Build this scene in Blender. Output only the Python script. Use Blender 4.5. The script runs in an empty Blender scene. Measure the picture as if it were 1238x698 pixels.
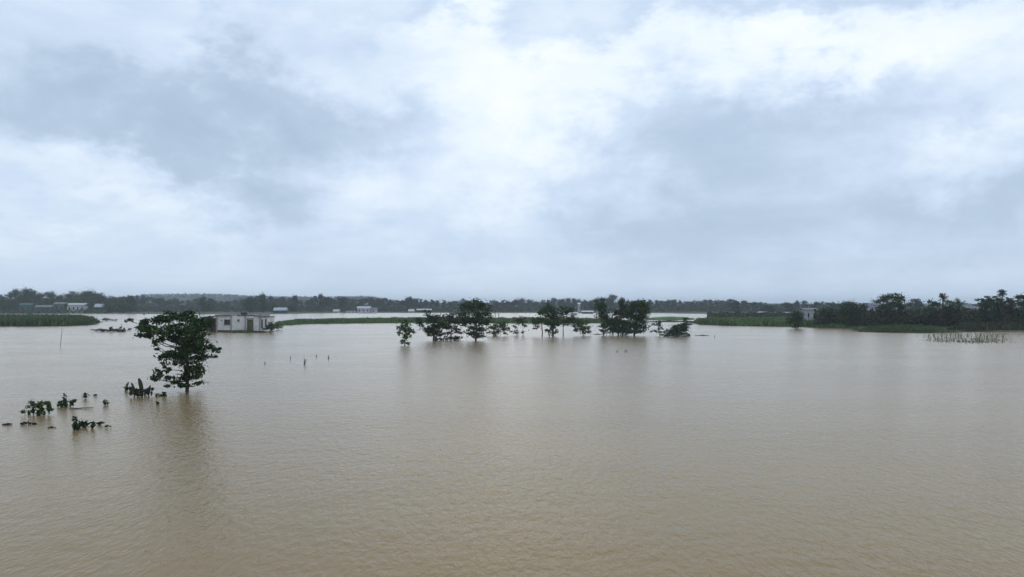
import bpy, math, random
import numpy as np
from math import radians, sin, cos, pi
random.seed(7); rng = np.random.default_rng(7)
sc = bpy.context.scene
col = sc.collection

# ------------------------------------------------------------------ camera
H = 6.0; W0, H0 = 1238.0, 698.0; FPX = 972.0; HORIZON = 369.0
TILT = math.atan((HORIZON - H0/2)/FPX)
cam_d = bpy.data.cameras.new("camera"); cam = bpy.data.objects.new("camera", cam_d); col.objects.link(cam)
cam.location = (0, 0, H); cam.rotation_euler = (pi/2 + TILT, 0, 0)
cam_d.sensor_width = 36; cam_d.lens = 36*FPX/W0
cam_d.clip_start = 0.3; cam_d.clip_end = 60000
sc.camera = cam

def ray(px, py):
    a = (px - W0/2)/FPX; b = (H0/2 - py)/FPX
    return np.array([a, cos(TILT) - b*sin(TILT), sin(TILT) + b*cos(TILT)])
def gp(px, py):                      # point of the photograph on the water plane
    d = ray(px, py); t = -H/d[2]
    return np.array([d[0]*t, d[1]*t, 0.0])
def at(px, py, Y):                   # point of the photograph at distance Y
    d = ray(px, py); t = Y/d[1]
    return np.array([d[0]*t, Y, H + d[2]*t])
def mpp(Y): return Y/FPX             # metres per photo pixel at distance Y

# ------------------------------------------------------------------ world
SUN_EL, SUN_ROT = radians(58), radians(20)
world = bpy.data.worlds.new("World"); sc.world = world; world.use_nodes = True
nt = world.node_tree; N = nt.nodes; L = nt.links; N.clear()
def nd(t, **k):
    n = N.new(t)
    for a, v in k.items(): setattr(n, a, v)
    return n
def mathn(op, a, b=None, c=None, clamp=False):
    n = nd('ShaderNodeMath', operation=op, use_clamp=clamp)
    for i, v in enumerate((a, b, c)):
        if v is None: continue
        if isinstance(v, (int, float)): n.inputs[i].default_value = v
        else: L.new(v, n.inputs[i])
    return n.outputs[0]
out = nd('ShaderNodeOutputWorld'); bg = nd('ShaderNodeBackground'); L.new(bg.outputs[0], out.inputs[0])
bg.inputs[1].default_value = 0.1
sky = nd('ShaderNodeTexSky', sky_type='NISHITA'); sky.sun_disc = False
sky.sun_elevation = SUN_EL; sky.sun_rotation = SUN_ROT
tc = nd('ShaderNodeTexCoord')
sep = nd('ShaderNodeSeparateXYZ'); L.new(tc.outputs['Generated'], sep.inputs[0])
zz = mathn('MAXIMUM', sep.outputs[2], 0.0)
den = mathn('ADD', zz, 0.13)
cx = mathn('DIVIDE', sep.outputs[0], den); cy = mathn('DIVIDE', sep.outputs[1], den)
cmb = nd('ShaderNodeCombineXYZ'); L.new(cx, cmb.inputs[0]); L.new(cy, cmb.inputs[1])
n1 = nd('ShaderNodeTexNoise'); n1.inputs['Scale'].default_value = 1.1; n1.inputs['Detail'].default_value = 7
n1.inputs['Roughness'].default_value = 0.5; n1.inputs['Distortion'].default_value = 0.35
L.new(cmb.outputs[0], n1.inputs['Vector'])
n2 = nd('ShaderNodeTexNoise'); n2.inputs['Scale'].default_value = 4.6; n2.inputs['Distortion'].default_value = .5; n2.inputs['Detail'].default_value = 9
n2.inputs['Roughness'].default_value = 0.62
mp2 = nd('ShaderNodeMapping'); mp2.inputs['Scale'].default_value = (1, 1, 1.7); L.new(tc.outputs['Generated'], mp2.inputs[0])
L.new(mp2.outputs[0], n2.inputs['Vector'])
# direction warped by noise, so the cloud banks get ragged edges
wn = nd('ShaderNodeTexNoise'); wn.inputs['Scale'].default_value = 4.5; wn.inputs['Detail'].default_value = 6
wn.inputs['Roughness'].default_value = 0.62; L.new(mp2.outputs[0], wn.inputs['Vector'])
ws = nd('ShaderNodeVectorMath', operation='SUBTRACT'); L.new(wn.outputs['Color'], ws.inputs[0]); ws.inputs[1].default_value = (.5, .5, .5)
wm = nd('ShaderNodeVectorMath', operation='SCALE'); L.new(ws.outputs[0], wm.inputs[0]); wm.inputs['Scale'].default_value = 0.40
wa = nd('ShaderNodeVectorMath', operation='ADD'); L.new(tc.outputs['Generated'], wa.inputs[0]); L.new(wm.outputs[0], wa.inputs[1])
CLOUDS = [  # centre and radii of the cloud banks seen (photo pixels), brightness
 (640, 92, 190, 66, .50), (560, 135, 110, 50, .22), (598, 212, 85, 40, .42), (430, 235, 75, 40, .34), (235, 208, 130, 22, .30),
 (90, 235, 110, 28, .22), (1045, 80, 110, 34, .38), (1165, 150, 70, 45, .34), (1110, 45, 230, 42, .22), (130, 60, 210, 55, .10),
 (600, 270, 110, 32, .18), (300, 90, 120, 40, .08), (200, 255, 180, 20, .12),
 (60, 160, 190, 46, -.46), (270, 140, 120, 48, -.36), (330, 200, 80, 40, -.24), (325, 228, 60, 25, -.25), (500, 190, 52, 62, -.34), (450, 140, 60, 30, -.2),
 (850, 200, 190, 62, -.36), (940, 270, 260, 44, -.36), (700, 250, 80, 22, -.15), (1200, 215, 90, 50, -.2), (960, 8, 330, 20, -.32), (545, 10, 80, 26, -.24), (230, 30, 70, 20, -.1), (120, 110, 150, 40, -.18), (100, 20, 200, 30, -.12), (1000, 150, 120, 30, -.12),
 (1080, 330, 330, 34, -.20), (150, 325, 200, 24, -.04)]
acc = mathn('MULTIPLY_ADD', n1.outputs[0], 0.40, 0.35)
acc = mathn('ADD', acc, mathn('MULTIPLY_ADD', n2.outputs[0], 0.62, -0.31))
for (px, py, rx, ry, am) in CLOUDS:
    c = ray(px, py); c = c/np.linalg.norm(c)
    s = nd('ShaderNodeVectorMath', operation='SUBTRACT'); L.new(wa.outputs[0], s.inputs[0]); s.inputs[1].default_value = tuple(c)
    m = nd('ShaderNodeVectorMath', operation='MULTIPLY'); L.new(s.outputs[0], m.inputs[0])
    m.inputs[1].default_value = (FPX/rx, FPX/rx, FPX/ry)
    d = nd('ShaderNodeVectorMath', operation='DOT_PRODUCT'); L.new(m.outputs[0], d.inputs[0]); L.new(m.outputs[0], d.inputs[1])
    e = mathn('EXPONENT', mathn('MULTIPLY', d.outputs['Value'], -0.75))
    acc = mathn('MULTIPLY_ADD', e, am*(.64 if am < 0 else .56), acc)
# clouds lose contrast in the rain haze near the horizon
hz = nd('ShaderNodeMapRange', interpolation_type='SMOOTHSTEP'); L.new(sep.outputs[2], hz.inputs[0])
hz.inputs[1].default_value = 0.0; hz.inputs[2].default_value = 0.10; hz.inputs[3].default_value = 0.45; hz.inputs[4].default_value = 1.0
acc = mathn('MULTIPLY_ADD', mathn('SUBTRACT', acc, 0.52), hz.outputs[0], 0.52)
rp = nd('ShaderNodeValToRGB'); L.new(acc, rp.inputs[0]); els = rp.color_ramp.elements
def lin(r, g, b):
    return tuple(((c/255)/12.92 if c/255 <= .04045 else ((c/255+.055)/1.055)**2.4) for c in (r, g, b)) + (1,)
rp.color_ramp.interpolation = 'LINEAR'
els[0].position = 0.0; els[0].color = lin(166, 185, 208)
els[1].position = 1.0; els[1].color = lin(250, 253, 255)
for p, c in ((.28, (181, 200, 222)), (.52, (204, 221, 242)), (.78, (233, 244, 254))):
    k = els.new(p); k.color = lin(*c)
sc10 = nd('ShaderNodeVectorMath', operation='SCALE'); L.new(rp.outputs[0], sc10.inputs[0]); sc10.inputs['Scale'].default_value = 10.9
mixs = nd('ShaderNodeMix', data_type='RGBA'); mixs.inputs['Factor'].default_value = 0.95
L.new(sky.outputs[0], mixs.inputs['A']); L.new(sc10.outputs[0], mixs.inputs['B'])
L.new(mixs.outputs['Result'], bg.inputs[0])

sun_d = bpy.data.lights.new("sun", 'SUN'); sun = bpy.data.objects.new("sun", sun_d); col.objects.link(sun)
sun_d.energy = 0.6; sun_d.angle = radians(30); sun_d.color = (1, .97, .93)
sun.rotation_euler = (pi/2 - SUN_EL, 0, -SUN_ROT + pi)
sun.location = (0, 0, 50)
sc.view_settings.view_transform = 'Standard'; sc.view_settings.look = 'None'; sc.view_settings.exposure = 0; sc.view_settings.gamma = 1
sc.cycles.volume_bounces = 3; sc.cycles.max_bounces = 6
sc.cycles.volume_step_rate = 5

# ------------------------------------------------------------------ helpers
def tag(o, label=None, cat=None, group=None, kind=None):
    if label: o['label'] = label
    if cat: o['category'] = cat
    if group: o['group'] = group
    if kind: o['kind'] = kind
    return o
def link(name, me, parent=None, loc=None):
    o = bpy.data.objects.new(name, me); col.objects.link(o)
    if loc is not None: o.location = loc
    if parent: o.parent = parent
    return o
def empty(name, loc, rz=0):
    o = bpy.data.objects.new(name, None); col.objects.link(o); o.location = tuple(loc); o.rotation_euler = (0, 0, rz)
    o.empty_display_size = .5
    return o
def mesh(name, V, F, mat, smooth=False):
    V = np.asarray(V, dtype=np.float32).reshape(-1, 3)
    me = bpy.data.meshes.new(name)
    if isinstance(F, np.ndarray):
        n, k = F.shape
        me.vertices.add(len(V)); me.vertices.foreach_set('co', V.ravel())
        me.loops.add(n*k); me.loops.foreach_set('vertex_index', F.astype(np.int32).ravel())
        me.polygons.add(n); me.polygons.foreach_set('loop_start', np.arange(0, n*k, k, dtype=np.int32))
        me.update(calc_edges=True)
    else:
        me.from_pydata([tuple(map(float, v)) for v in V], [], F); me.update()
    if smooth: me.polygons.foreach_set('use_smooth', np.ones(len(me.polygons), bool))
    me.materials.append(mat)
    return me
class MB:
    def __init__(s): s.v = []; s.f = []
    def add(s, v, f):
        b = len(s.v); s.v += [tuple(map(float, p)) for p in v]; s.f += [tuple(b+i for i in q) for q in f]; return s
    def box(s, x0, x1, y0, y1, z0, z1):
        return s.add([(x0,y0,z0),(x1,y0,z0),(x1,y1,z0),(x0,y1,z0),(x0,y0,z1),(x1,y0,z1),(x1,y1,z1),(x0,y1,z1)],
                     [(0,3,2,1),(4,5,6,7),(0,1,5,4),(1,2,6,5),(2,3,7,6),(3,0,4,7)])
    def tube(s, pts, rad, n=6):
        pts = [np.asarray(p, float) for p in pts]; V = []; F = []
        for i, p in enumerate(pts):
            t = pts[min(i+1, len(pts)-1)] - pts[max(i-1, 0)]; t = t/(np.linalg.norm(t)+1e-9)
            a = np.cross(t, (0.31, .95, .05)); a /= np.linalg.norm(a); b = np.cross(t, a)
            for k in range(n):
                an = 2*pi*k/n; V.append(p + rad[i]*(cos(an)*a + sin(an)*b))
        for i in range(len(pts)-1):
            for k in range(n):
                F.append((i*n+k, i*n+(k+1) % n, (i+1)*n+(k+1) % n, (i+1)*n+k))
        F.append(tuple(range(n))[::-1]); F.append(tuple((len(pts)-1)*n+k for k in range(n)))
        return s.add(V, F)
    def build(s, name, mat, parent=None, smooth=False, loc=None):
        return link(name, mesh(name, s.v, s.f, mat, smooth), parent, loc)

# ------------------------------------------------------------------ materials
def mat_new(name):
    m = bpy.data.materials.new(name); m.use_nodes = True
    return m, m.node_tree, m.node_tree.nodes['Principled BSDF']
def leaf_mat(name, c1, c2, c3=None, scale=.35):
    m, t, b = mat_new(name)
    g = t.nodes.new('ShaderNodeNewGeometry'); n = t.nodes.new('ShaderNodeTexNoise'); n.inputs['Scale'].default_value = scale
    n.inputs['Detail'].default_value = 3
    tcn = t.nodes.new('ShaderNodeTexCoord'); t.links.new(tcn.outputs['Object'], n.inputs['Vector'])
    a = t.nodes.new('ShaderNodeMath'); a.operation = 'MULTIPLY_ADD'; t.links.new(g.outputs['Random Per Island'], a.inputs[0]); a.inputs[1].default_value = .6
    s2 = t.nodes.new('ShaderNodeMath'); s2.operation = 'MULTIPLY_ADD'; t.links.new(n.outputs[0], s2.inputs[0]); s2.inputs[1].default_value = 1.4; s2.inputs[2].default_value = -.5
    t.links.new(s2.outputs[0], a.inputs[2])
    r = t.nodes.new('ShaderNodeValToRGB'); t.links.new(a.outputs[0], r.inputs[0])
    r.color_ramp.elements[0].color = (*c1, 1); r.color_ramp.elements[1].color = (*c2, 1)
    if c3: e = r.color_ramp.elements.new(.93); e.color = (*c2, 1); r.color_ramp.elements[2].color = (*c3, 1)
    t.links.new(r.outputs[0], b.inputs['Base Color']); b.inputs['Roughness'].default_value = .6
    b.inputs['Specular IOR Level'].default_value = .15
    return m
def plain(name, c, rough=.8, var=.3, scale=3, bump=0, spec=.3):
    m, t, b = mat_new(name)
    n = t.nodes.new('ShaderNodeTexNoise'); n.inputs['Scale'].default_value = scale; n.inputs['Detail'].default_value = 6
    tcn = t.nodes.new('ShaderNodeTexCoord'); t.links.new(tcn.outputs['Object'], n.inputs['Vector'])
    r = t.nodes.new('ShaderNodeValToRGB'); t.links.new(n.outputs[0], r.inputs[0])
    r.color_ramp.elements[0].position = .3; r.color_ramp.elements[1].position = .7
    r.color_ramp.elements[0].color = (*[x*(1-var) for x in c], 1); r.color_ramp.elements[1].color = (*[min(1, x*(1+var)) for x in c], 1)
    t.links.new(r.outputs[0], b.inputs['Base Color']); b.inputs['Roughness'].default_value = rough; b.inputs['Specular IOR Level'].default_value = spec
    if bump:
        bp = t.nodes.new('ShaderNodeBump'); bp.inputs['Strength'].default_value = bump; bp.inputs['Distance'].default_value = .05
        t.links.new(n.outputs[0], bp.inputs['Height']); t.links.new(bp.outputs[0], b.inputs['Normal'])
    return m
M = {}
M['leaf'] = leaf_mat('dark_leaf', (0.013, 0.027, 0.010), (0.045, 0.090, 0.025), (0.088, 0.144, 0.044), .9)
M['leaf_mid'] = leaf_mat('mango_leaf', (0.013, 0.026, 0.012), (0.050, 0.092, 0.030), (0.090, 0.140, 0.045))
M['leaf_green'] = leaf_mat('green_leaf', (0.026, 0.050, 0.017), (0.085, 0.150, 0.036), (0.13, 0.2, 0.05))
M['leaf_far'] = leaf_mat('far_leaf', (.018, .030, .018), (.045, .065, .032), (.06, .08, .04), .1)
M['leaf_brown'] = leaf_mat('brownish_leaf', (.022, .024, .013), (.055, .06, .028), (.07, .07, .035))
M['grass'] = leaf_mat('tall_grass', (0.047, 0.081, 0.027), (0.121, 0.203, 0.061), (0.176, 0.243, 0.081), .06)
M['grass_dark'] = leaf_mat('dark_grass', (0.034, 0.061, 0.024), (0.074, 0.121, 0.043), (0.121, 0.162, 0.068), .06)
M['reed'] = leaf_mat('pale_reed', (.05, .07, .03), (.22, .23, .14), (.4, .4, .32), .4)
M['seedling'] = leaf_mat('rice_seedling', (.13, .2, .09), (.25, .36, .17), (.3, .4, .2), .05)
M['bark'] = plain('wet_bark', (.045, .038, .03), .85, .4, 6, .5)
M['bamboo'] = plain('weathered_bamboo', (.11, .09, .065), .7, .3, 5)
M['mud'] = plain('wet_mud', (.10, .085, .055), .7, .3, .2, .2)
M['land'] = plain('grassy_earth', (.05, .062, .028), .95, .45, .05)
M['white_wall'] = plain('stained_whitewash', (.60, .58, .56), .9, .16, .9, .2)
M['pale_wall'] = plain('pale_plaster', (.42, .42, .43), .9, .15, .5)
M['lilac_wall'] = plain('lilac_plaster', (.42, .40, .47), .9, .15, .5)
M['teal_wall'] = plain('teal_painted_tin', (.035, .085, .085), .7, .3, .5)
M['tin_roof'] = plain('pale_tin_roof', (.34, .37, .39), .45, .2, .6, 0, .5)
M['rust_roof'] = plain('weathered_roof_slab', (.16, .15, .16), .85, .35, .9)
M['dark_roof'] = plain('dark_roof_sheet', (.055, .06, .07), .8, .3, 1)
M['dark_wall'] = plain('dark_shed_board', (.05, .045, .04), .9, .4, 1.5)
M['frame'] = plain('old_window_frame', (.14, .10, .07), .8, .25, 4)
M['green_door'] = plain('faded_green_door', (.09, .10, .05), .8, .3, 3)
M['blue_door'] = plain('faded_blue_shutter', (.08, .09, .16), .8, .3, 3)
M['concrete'] = plain('stained_concrete', (.30, .28, .25), .9, .3, 1.2, .3)
mg, tg, bgm = mat_new('window_glass'); bgm.inputs['Base Color'].default_value = (.02, .025, .03, 1); bgm.inputs['Roughness'].default_value = .15
M['glass'] = mg

# water: muddy body, rippled dielectric surface
mw, t, b = mat_new('muddy_flood_water')
geo = t.nodes.new('ShaderNodeNewGeometry')
def noise_on(scale, stretch, detail, rough=.5, rot=0, dist=0):
    mp = t.nodes.new('ShaderNodeMapping'); mp.inputs['Scale'].default_value = stretch; mp.inputs['Rotation'].default_value = (0, 0, rot)
    t.links.new(geo.outputs['Position'], mp.inputs[0])
    n = t.nodes.new('ShaderNodeTexNoise'); n.inputs['Scale'].default_value = scale; n.inputs['Detail'].default_value = detail
    n.inputs['Roughness'].default_value = rough; n.inputs['Distortion'].default_value = dist
    t.links.new(mp.outputs[0], n.inputs['Vector']); return n.outputs[0]
patch = noise_on(.012, (1, 2.2, 1), 3)
patch2 = noise_on(.06, (1, 1.6, 1), 3, rot=.3)
rip1 = noise_on(3.0, (1, .5, 1), 3, .55, rot=.5, dist=.3)
rip0 = noise_on(5.2, (1, .42, 1), 3, .6, rot=-.45, dist=.5)
rip2 = noise_on(1.0, (1, 1.4, 1), 2, .5, rot=-.25)
rip3 = noise_on(.35, (1, 1.5, 1), 2, .5, rot=.1)
def M_(op, a, bb, c=None):
    n = t.nodes.new('ShaderNodeMath'); n.operation = op
    for i, v in enumerate((a, bb, c)):
        if v is None: continue
        if isinstance(v, (int, float)): n.inputs[i].default_value = v
        else: t.links.new(v, n.inputs[i])
    return n.outputs[0]
WAVE = 0.05
h = M_('MULTIPLY_ADD', rip0, .95, M_('MULTIPLY', rip1, .75))
h = M_('MULTIPLY_ADD', rip2, .55, h)
h = M_('MULTIPLY_ADD', rip3, .8, h)
amp = M_('MULTIPLY_ADD', patch2, 1.3, .35)
h = M_('MULTIPLY', h, amp)
bp = t.nodes.new('ShaderNodeBump'); bp.inputs['Strength'].default_value = 1; bp.inputs['Distance'].default_value = .05
t.links.new(h, bp.inputs['Height']); t.links.new(bp.outputs[0], b.inputs['Normal'])
r = t.nodes.new('ShaderNodeValToRGB'); t.links.new(patch, r.inputs[0])
r.color_ramp.elements[0].position = .3; r.color_ramp.elements[1].position = .7
r.color_ramp.elements[0].color = (.198, .127, .036, 1); r.color_ramp.elements[1].color = (.226, .149, .047, 1)
t.links.new(r.outputs[0], b.inputs['Base Color'])
WR = .18
gl = t.nodes.new('ShaderNodeBsdfGlossy'); gl.inputs['Color'].default_value = (1, .935, .87, 1); gl.inputs['Roughness'].default_value = WR
df = t.nodes.new('ShaderNodeBsdfDiffuse'); t.links.new(r.outputs[0], df.inputs['Color'])
fr = t.nodes.new('ShaderNodeFresnel'); fr.inputs['IOR'].default_value = 1.33
mx = t.nodes.new('ShaderNodeMixShader'); t.links.new(fr.outputs[0], mx.inputs[0]); t.links.new(df.outputs[0], mx.inputs[1]); t.links.new(gl.outputs[0], mx.inputs[2])
for q in (gl, df, fr): t.links.new(bp.outputs[0], q.inputs['Normal'])
t.links.new(mx.outputs[0], t.nodes['Material Output'].inputs['Surface']); t.nodes.remove(b)
M['water'] = mw

# ------------------------------------------------------------------ setting
def fan_sheet(name, z, R, mat, ny=60):
    ys = [-300, -40] + list(np.geomspace(8, R, ny)); xs = np.linspace(-1, 1, 25); V = []; F = []
    for y in ys:
        wdt = max(abs(y)*1.3, 400) if y < R*.6 else R
        wdt = min(max(wdt, 400), R)
        for x in xs: V.append((x*wdt, y, z))
    for i in range(len(ys)-1):
        for j in range(24): a = i*25+j; F.append((a, a+1, a+26, a+25))
    return link(name, mesh(name, V, F, mat))
water = fan_sheet('water', 0, 6000, M['water']); tag(water, kind='structure')
bed = fan_sheet('ground', -1.3, 6000, M['mud']); tag(bed, kind='structure')

def bank(name, near, far, top, mat, nsub=8, jit=.5, seed=1):
    """low land between a near and a far shoreline given in photo pixels on the water plane"""
    r_ = np.random.default_rng(seed)
    def dense(pl):
        P = []
        for (a, c) in zip(pl[:-1], pl[1:]):
            for k in range(nsub): P.append(a + (c-a)*k/nsub)
        P.append(pl[-1]); return P
    nn = dense([gp(*p) for p in near]); ff = dense([gp(*p) if len(p) == 2 else np.array([p[0], p[1], 0.]) for p in far])
    ks = np.linspace(0, 1, 9); prof = [-.5, .55, .8, 1, 1, 1, .8, .55, -.5]
    V = []; F = []
    for a, c in zip(nn, ff):
        jn = r_.normal(0, jit); L_ = np.linalg.norm(c-a)
        for k, pr in zip((0, min(.2, 1.5/L_), min(.3, 4/L_), .35, .5, .65, max(.7, 1-4/L_), max(.8, 1-1.5/L_), 1), prof):
            p = a + (c-a)*k; V.append((p[0] + r_.normal(0, jit*.3), p[1] + jn*(1 if k < .5 else -1), pr*top if pr < 0 else pr*top*(1+r_.normal(0, .15))))
    for i in range(len(nn)-1):
        for j in range(8): a = i*9+j; F.append((a, a+9, a+10, a+1))
    o = link(name, mesh(name, V, F, mat, True)); tag(o, kind='structure'); return nn, ff

def blades(name, near, far, n, h, w, mat, seed=1, z=0., edge=0.25, lean=.25, clump=1.0):
    """tall grass as folded blades over the ground between two shorelines"""
    r_ = np.random.default_rng(seed)
    nn = np.array([gp(*p) for p in near]); ff = np.array([gp(*p) for p in far])
    u = r_.random(n)*(len(nn)-1); i = np.minimum(u.astype(int), len(nn)-2); fu = (u-i)[:, None]
    a = nn[i]*(1-fu)+nn[i+1]*fu; c = ff[i]*(1-fu)+ff[i+1]*fu
    k = r_.random(n); k = np.where(r_.random(n) < edge, k*.08, k)[:, None]
    p = a + (c-a)*k + r_.normal(0, 1, (n, 3))*[.4, 1.6 if h > .9 and w > .2 else .3, 0]; p[:, 2] = z
    cl = .55 + .45*np.sin(p[:, 0]*.35*clump + 2*np.sin(p[:, 1]*.2))*np.sin(p[:, 1]*.4 + p[:, 0]*.13)
    lo = .5+.5*np.sin(p[:, 0]*.9*clump+1.3*np.sin(p[:, 0]*.23))
    hh = h*(.4 + .6*r_.random(n))*(.55+.35*cl+.3*lo)
    hh = hh*np.clip(np.minimum(u, len(nn)-1-u)/.6, .22, 1)
    th = r_.random(n)*2*pi; d = np.stack([np.cos(th), np.sin(th), 0*th], 1); q = np.stack([-np.sin(th), np.cos(th), 0*th], 1)
    ww = (w*(.6+.8*r_.random(n)))[:, None]; ln = (hh*lean*r_.random(n)*2)[:, None]
    up = np.array([0, 0, 1.])
    v0 = p - d*ww/2; v1 = p + d*ww/2; v2 = p + d*ww*.35 + q*ln*.4 + up*hh[:, None]*.6; v3 = p - d*ww*.35 + q*ln*.4 + up*hh[:, None]*.6
    v4 = p + q*ln + up*hh[:, None]
    V = np.stack([v0, v1, v2, v3, v4], 1).reshape(-1, 3); o = (np.arange(n)*5)[:, None]
    T = np.concatenate([o + [0, 1, 2], o + [0, 2, 3], o + [3, 2, 4]], 0)
    return link(name, mesh(name, V, T, mat))

# left grassy island
A = [(-260, 395), (-60, 395), (30, 394.6), (85, 394), (104, 393), (112, 391)]; B = [(-260, 383.5), (-60, 383.5), (30, 384), (80, 385.5), (100, 387.5), (111, 390)]
bank('grass_bank', A, B, .35, M['land'], seed=2)
tag(blades('tall_grass', A, B, 42000, 2.2, .42, M['grass_dark'], 3, .2), 'dense dark green grass on the low flooded island at the left', 'grass', kind='stuff')
# long green strip behind the trees
A = [(338, 392), (370, 391.8), (430, 391), (500, 390.3), (560, 390.6), (640, 391), (700, 391), (760, 390)]
B = [(338, 389.5), (370, 388.4), (430, 386.8), (500, 386), (560, 386), (640, 386.3), (700, 387), (760, 388)]
bank('field_bank', A, B, .15, M['land'], seed=4)
tag(blades('flooded_grass', A, B, 38000, 1.15, .34, M['grass'], 5, .1), 'long strip of bright green grass standing in the floodwater behind the trees', 'grass', kind='stuff')
# sparse outliers left of it
A = [(330, 394), (345, 393.6), (362, 393)]; B = [(332, 390), (345, 389.5), (362, 389)]
tag(blades('sparse_grass', A, B, 500, 1.2, .3, M['grass'], 6, 0), 'sparse green stalks rising from the water right of the whitewashed house', 'grass', kind='stuff')
# strip in front of the far shore on the right
A = [(842, 391), (850, 392.6), (880, 393.8), (930, 394.6), (985, 395.5), (1040, 396.5)]; B = [(842, 390), (850, 389), (880, 388), (930, 387), (985, 386), (1040, 385)]
bank('reed_bank', A, B, .3, M['land'], seed=7)
tag(blades('bank_grass', A, B, 26000, 1.7, .4, M['grass'], 8, .15), 'dull green grass strip along the water left of the pale house', 'grass', kind='stuff')
# rice seedlings far behind the bush
A = [(783, 387.2), (810, 387.4), (838, 387)]; B = [(783, 384.6), (810, 384.4), (838, 384.8)]
tag(blades('rice_seedlings', A, B, 14000, .8, .3, M['seedling'], 9, 0), 'pale green seedlings standing in the water behind the low bush', 'rice seedlings', kind='stuff')
A = [(780, 389.6), (842, 389.6)]; B = [(780, 388.6), (842, 388.6)]
tag(blades('field_edge_grass', A, B, 1500, .7, .3, M['grass_dark'], 10, 0), 'thin dark grass line of a drowned field edge behind the low bush', 'grass', kind='stuff')
# right bank
A = [(985, 397), (1034, 397.5), (1040, 401.5), (1090, 402.3), (1150, 402.6), (1180, 401.5), (1260, 401), (1500, 401)]
B = [(985, 385), (1034, 384.5), (1040, 384), (1090, 383), (1150, 382.5), (1180, 382), (1260, 381), (1500, 381)]
bank('river_bank', A, B, .45, M['land'], seed=11)
A2 = [(1036, 401.3), (1090, 402.2), (1150, 402.4)]; B2 = [(1036, 397), (1090, 397.2), (1150, 397.5)]
tag(blades('shore_grass', A2, B2, 9000, 1.05, .25, M['grass_dark'], 12, .25), 'mown-looking green grass apron on the right shore below the domed tree', 'grass', kind='stuff')
A2 = [(1150, 401.5), (1200, 400.6), (1300, 400.6)]; B2 = [(1150, 398), (1200, 397.2), (1300, 397)]
tag(blades('shore_weeds', A2, B2, 7000, 1.5, .3, M['leaf_brown'], 13, .3), 'dark brownish weeds along the shore behind the pale reeds', 'weeds', kind='stuff')
A2 = [(975, 396.5), (1005, 397), (1036, 397.4)]; B2 = [(975, 392), (1005, 392), (1036, 392)]
tag(blades('shoreline_weeds', A2, B2, 4500, 1.0, .28, M['grass_dark'], 14, .2), 'low green weeds at the waterline under the dark trees right of the pale house', 'weeds', kind='stuff')
# reeds in the water
A = [(1116, 412), (1140, 414), (1175, 415.5), (1200, 415), (1226, 414)]; B = [(1112, 404), (1140, 404), (1175, 404), (1200, 404), (1226, 404)]
tag(blades('reeds', A, B, 430, 1.25, .10, M['reed'], 15, -.05, .15, .45, .5), 'sparse patch of pale dry reeds standing in the water by the right shore', 'reeds', kind='stuff')
A = [(1122, 412.5), (1170, 414.2), (1222, 414)]; B = [(1120, 408), (1170, 409.5), (1218, 409)]
tag(blades('reed_litter', A, B, 420, .32, .16, M['grass_dark'], 16, -.02, .2, .8), 'low green stubble at the front foot of the reed patch', 'weeds', kind='stuff')

# far land
FY = gp(0, 378.6)[1]
def far_land():
    V = []; F = []; xs = np.linspace(-1, 1, 90); ys = [FY-4, FY, FY+15, 900, 1500, 2200, 3200, 6000]; r_ = np.random.default_rng(5)
    for y in ys:
        for x in xs:
            px = x*y*.9 if y < 5000 else x*6000
            near = y <= FY
            yy = y
            if y < 900:
                pxx = 619 + px/y*FPX
                # shoreline comes nearer on both sides
                s = np.interp(pxx, [60, 200, 340, 420, 800, 900, 1000], [378.6, 380, 379.8, 378.4, 378.8, 380.6, 381.5]); yy = gp(619, s)[1] + (y-FY) + r_.normal(0, 3)
                px = x*.9*yy
            z = -.6 if y < FY else (.3 if y < 1600 else .5)
            V.append((px, yy, z))
    n = len(xs)
    for i in range(len(ys)-1):
        for j in range(n-1): a = i*n+j; F.append((a, a+1, a+n+1, a+n))
    o = link('land', mesh('land', V, F, M['land'], True)); tag(o, kind='structure')
far_land()

# ------------------------------------------------------------------ foliage
def leaves(centres, radii, n_each, size, r_, ncl=None, flat=.75, tilt=1.0, aspect=.55):
    """leaf quads in clumps inside ellipsoids"""
    P = []; O = []
    for c, rd, n in zip(centres, radii, n_each):
        k = max(6, int(n/26)) if ncl is None else ncl
        d = r_.normal(size=(k, 3)); d /= np.linalg.norm(d, axis=1)[:, None]
        cc = d*(r_.random(k)**.42)[:, None]
        idx = r_.integers(0, k, n)
        off = r_.normal(0, 1, (n, 3))*np.array([.21, .21, .16])
        q = cc[idx]*.86 + off*np.where(r_.random(n) < .22, 2.2, 1)[:, None]
        P.append(np.asarray(c) + q*np.asarray(rd)); O.append(q)
    P = np.concatenate(P); O = np.concatenate(O); n = len(P)
    nor = r_.normal(0, tilt, (n, 3)) + np.array([0, 0, .6]) + O*.8; nor /= np.linalg.norm(nor, axis=1)[:, None]
    a = np.cross(nor, r_.normal(size=(n, 3))); a /= np.linalg.norm(a, axis=1)[:, None]
    bq = np.cross(nor, a); s = (size*(.6+.8*r_.random(n)))[:, None]
    v = np.stack([P - a*s*.5, P + bq*s*aspect*.5 + nor*s*.08, P + a*s*.5 - nor*s*.12, P - bq*s*aspect*.5 + nor*s*.08], 1).reshape(-1, 3)
    return v
def crown_mesh(name, V, mat):
    n = len(V)//4; return mesh(name, V, np.arange(n*4).reshape(n, 4), mat)

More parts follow.
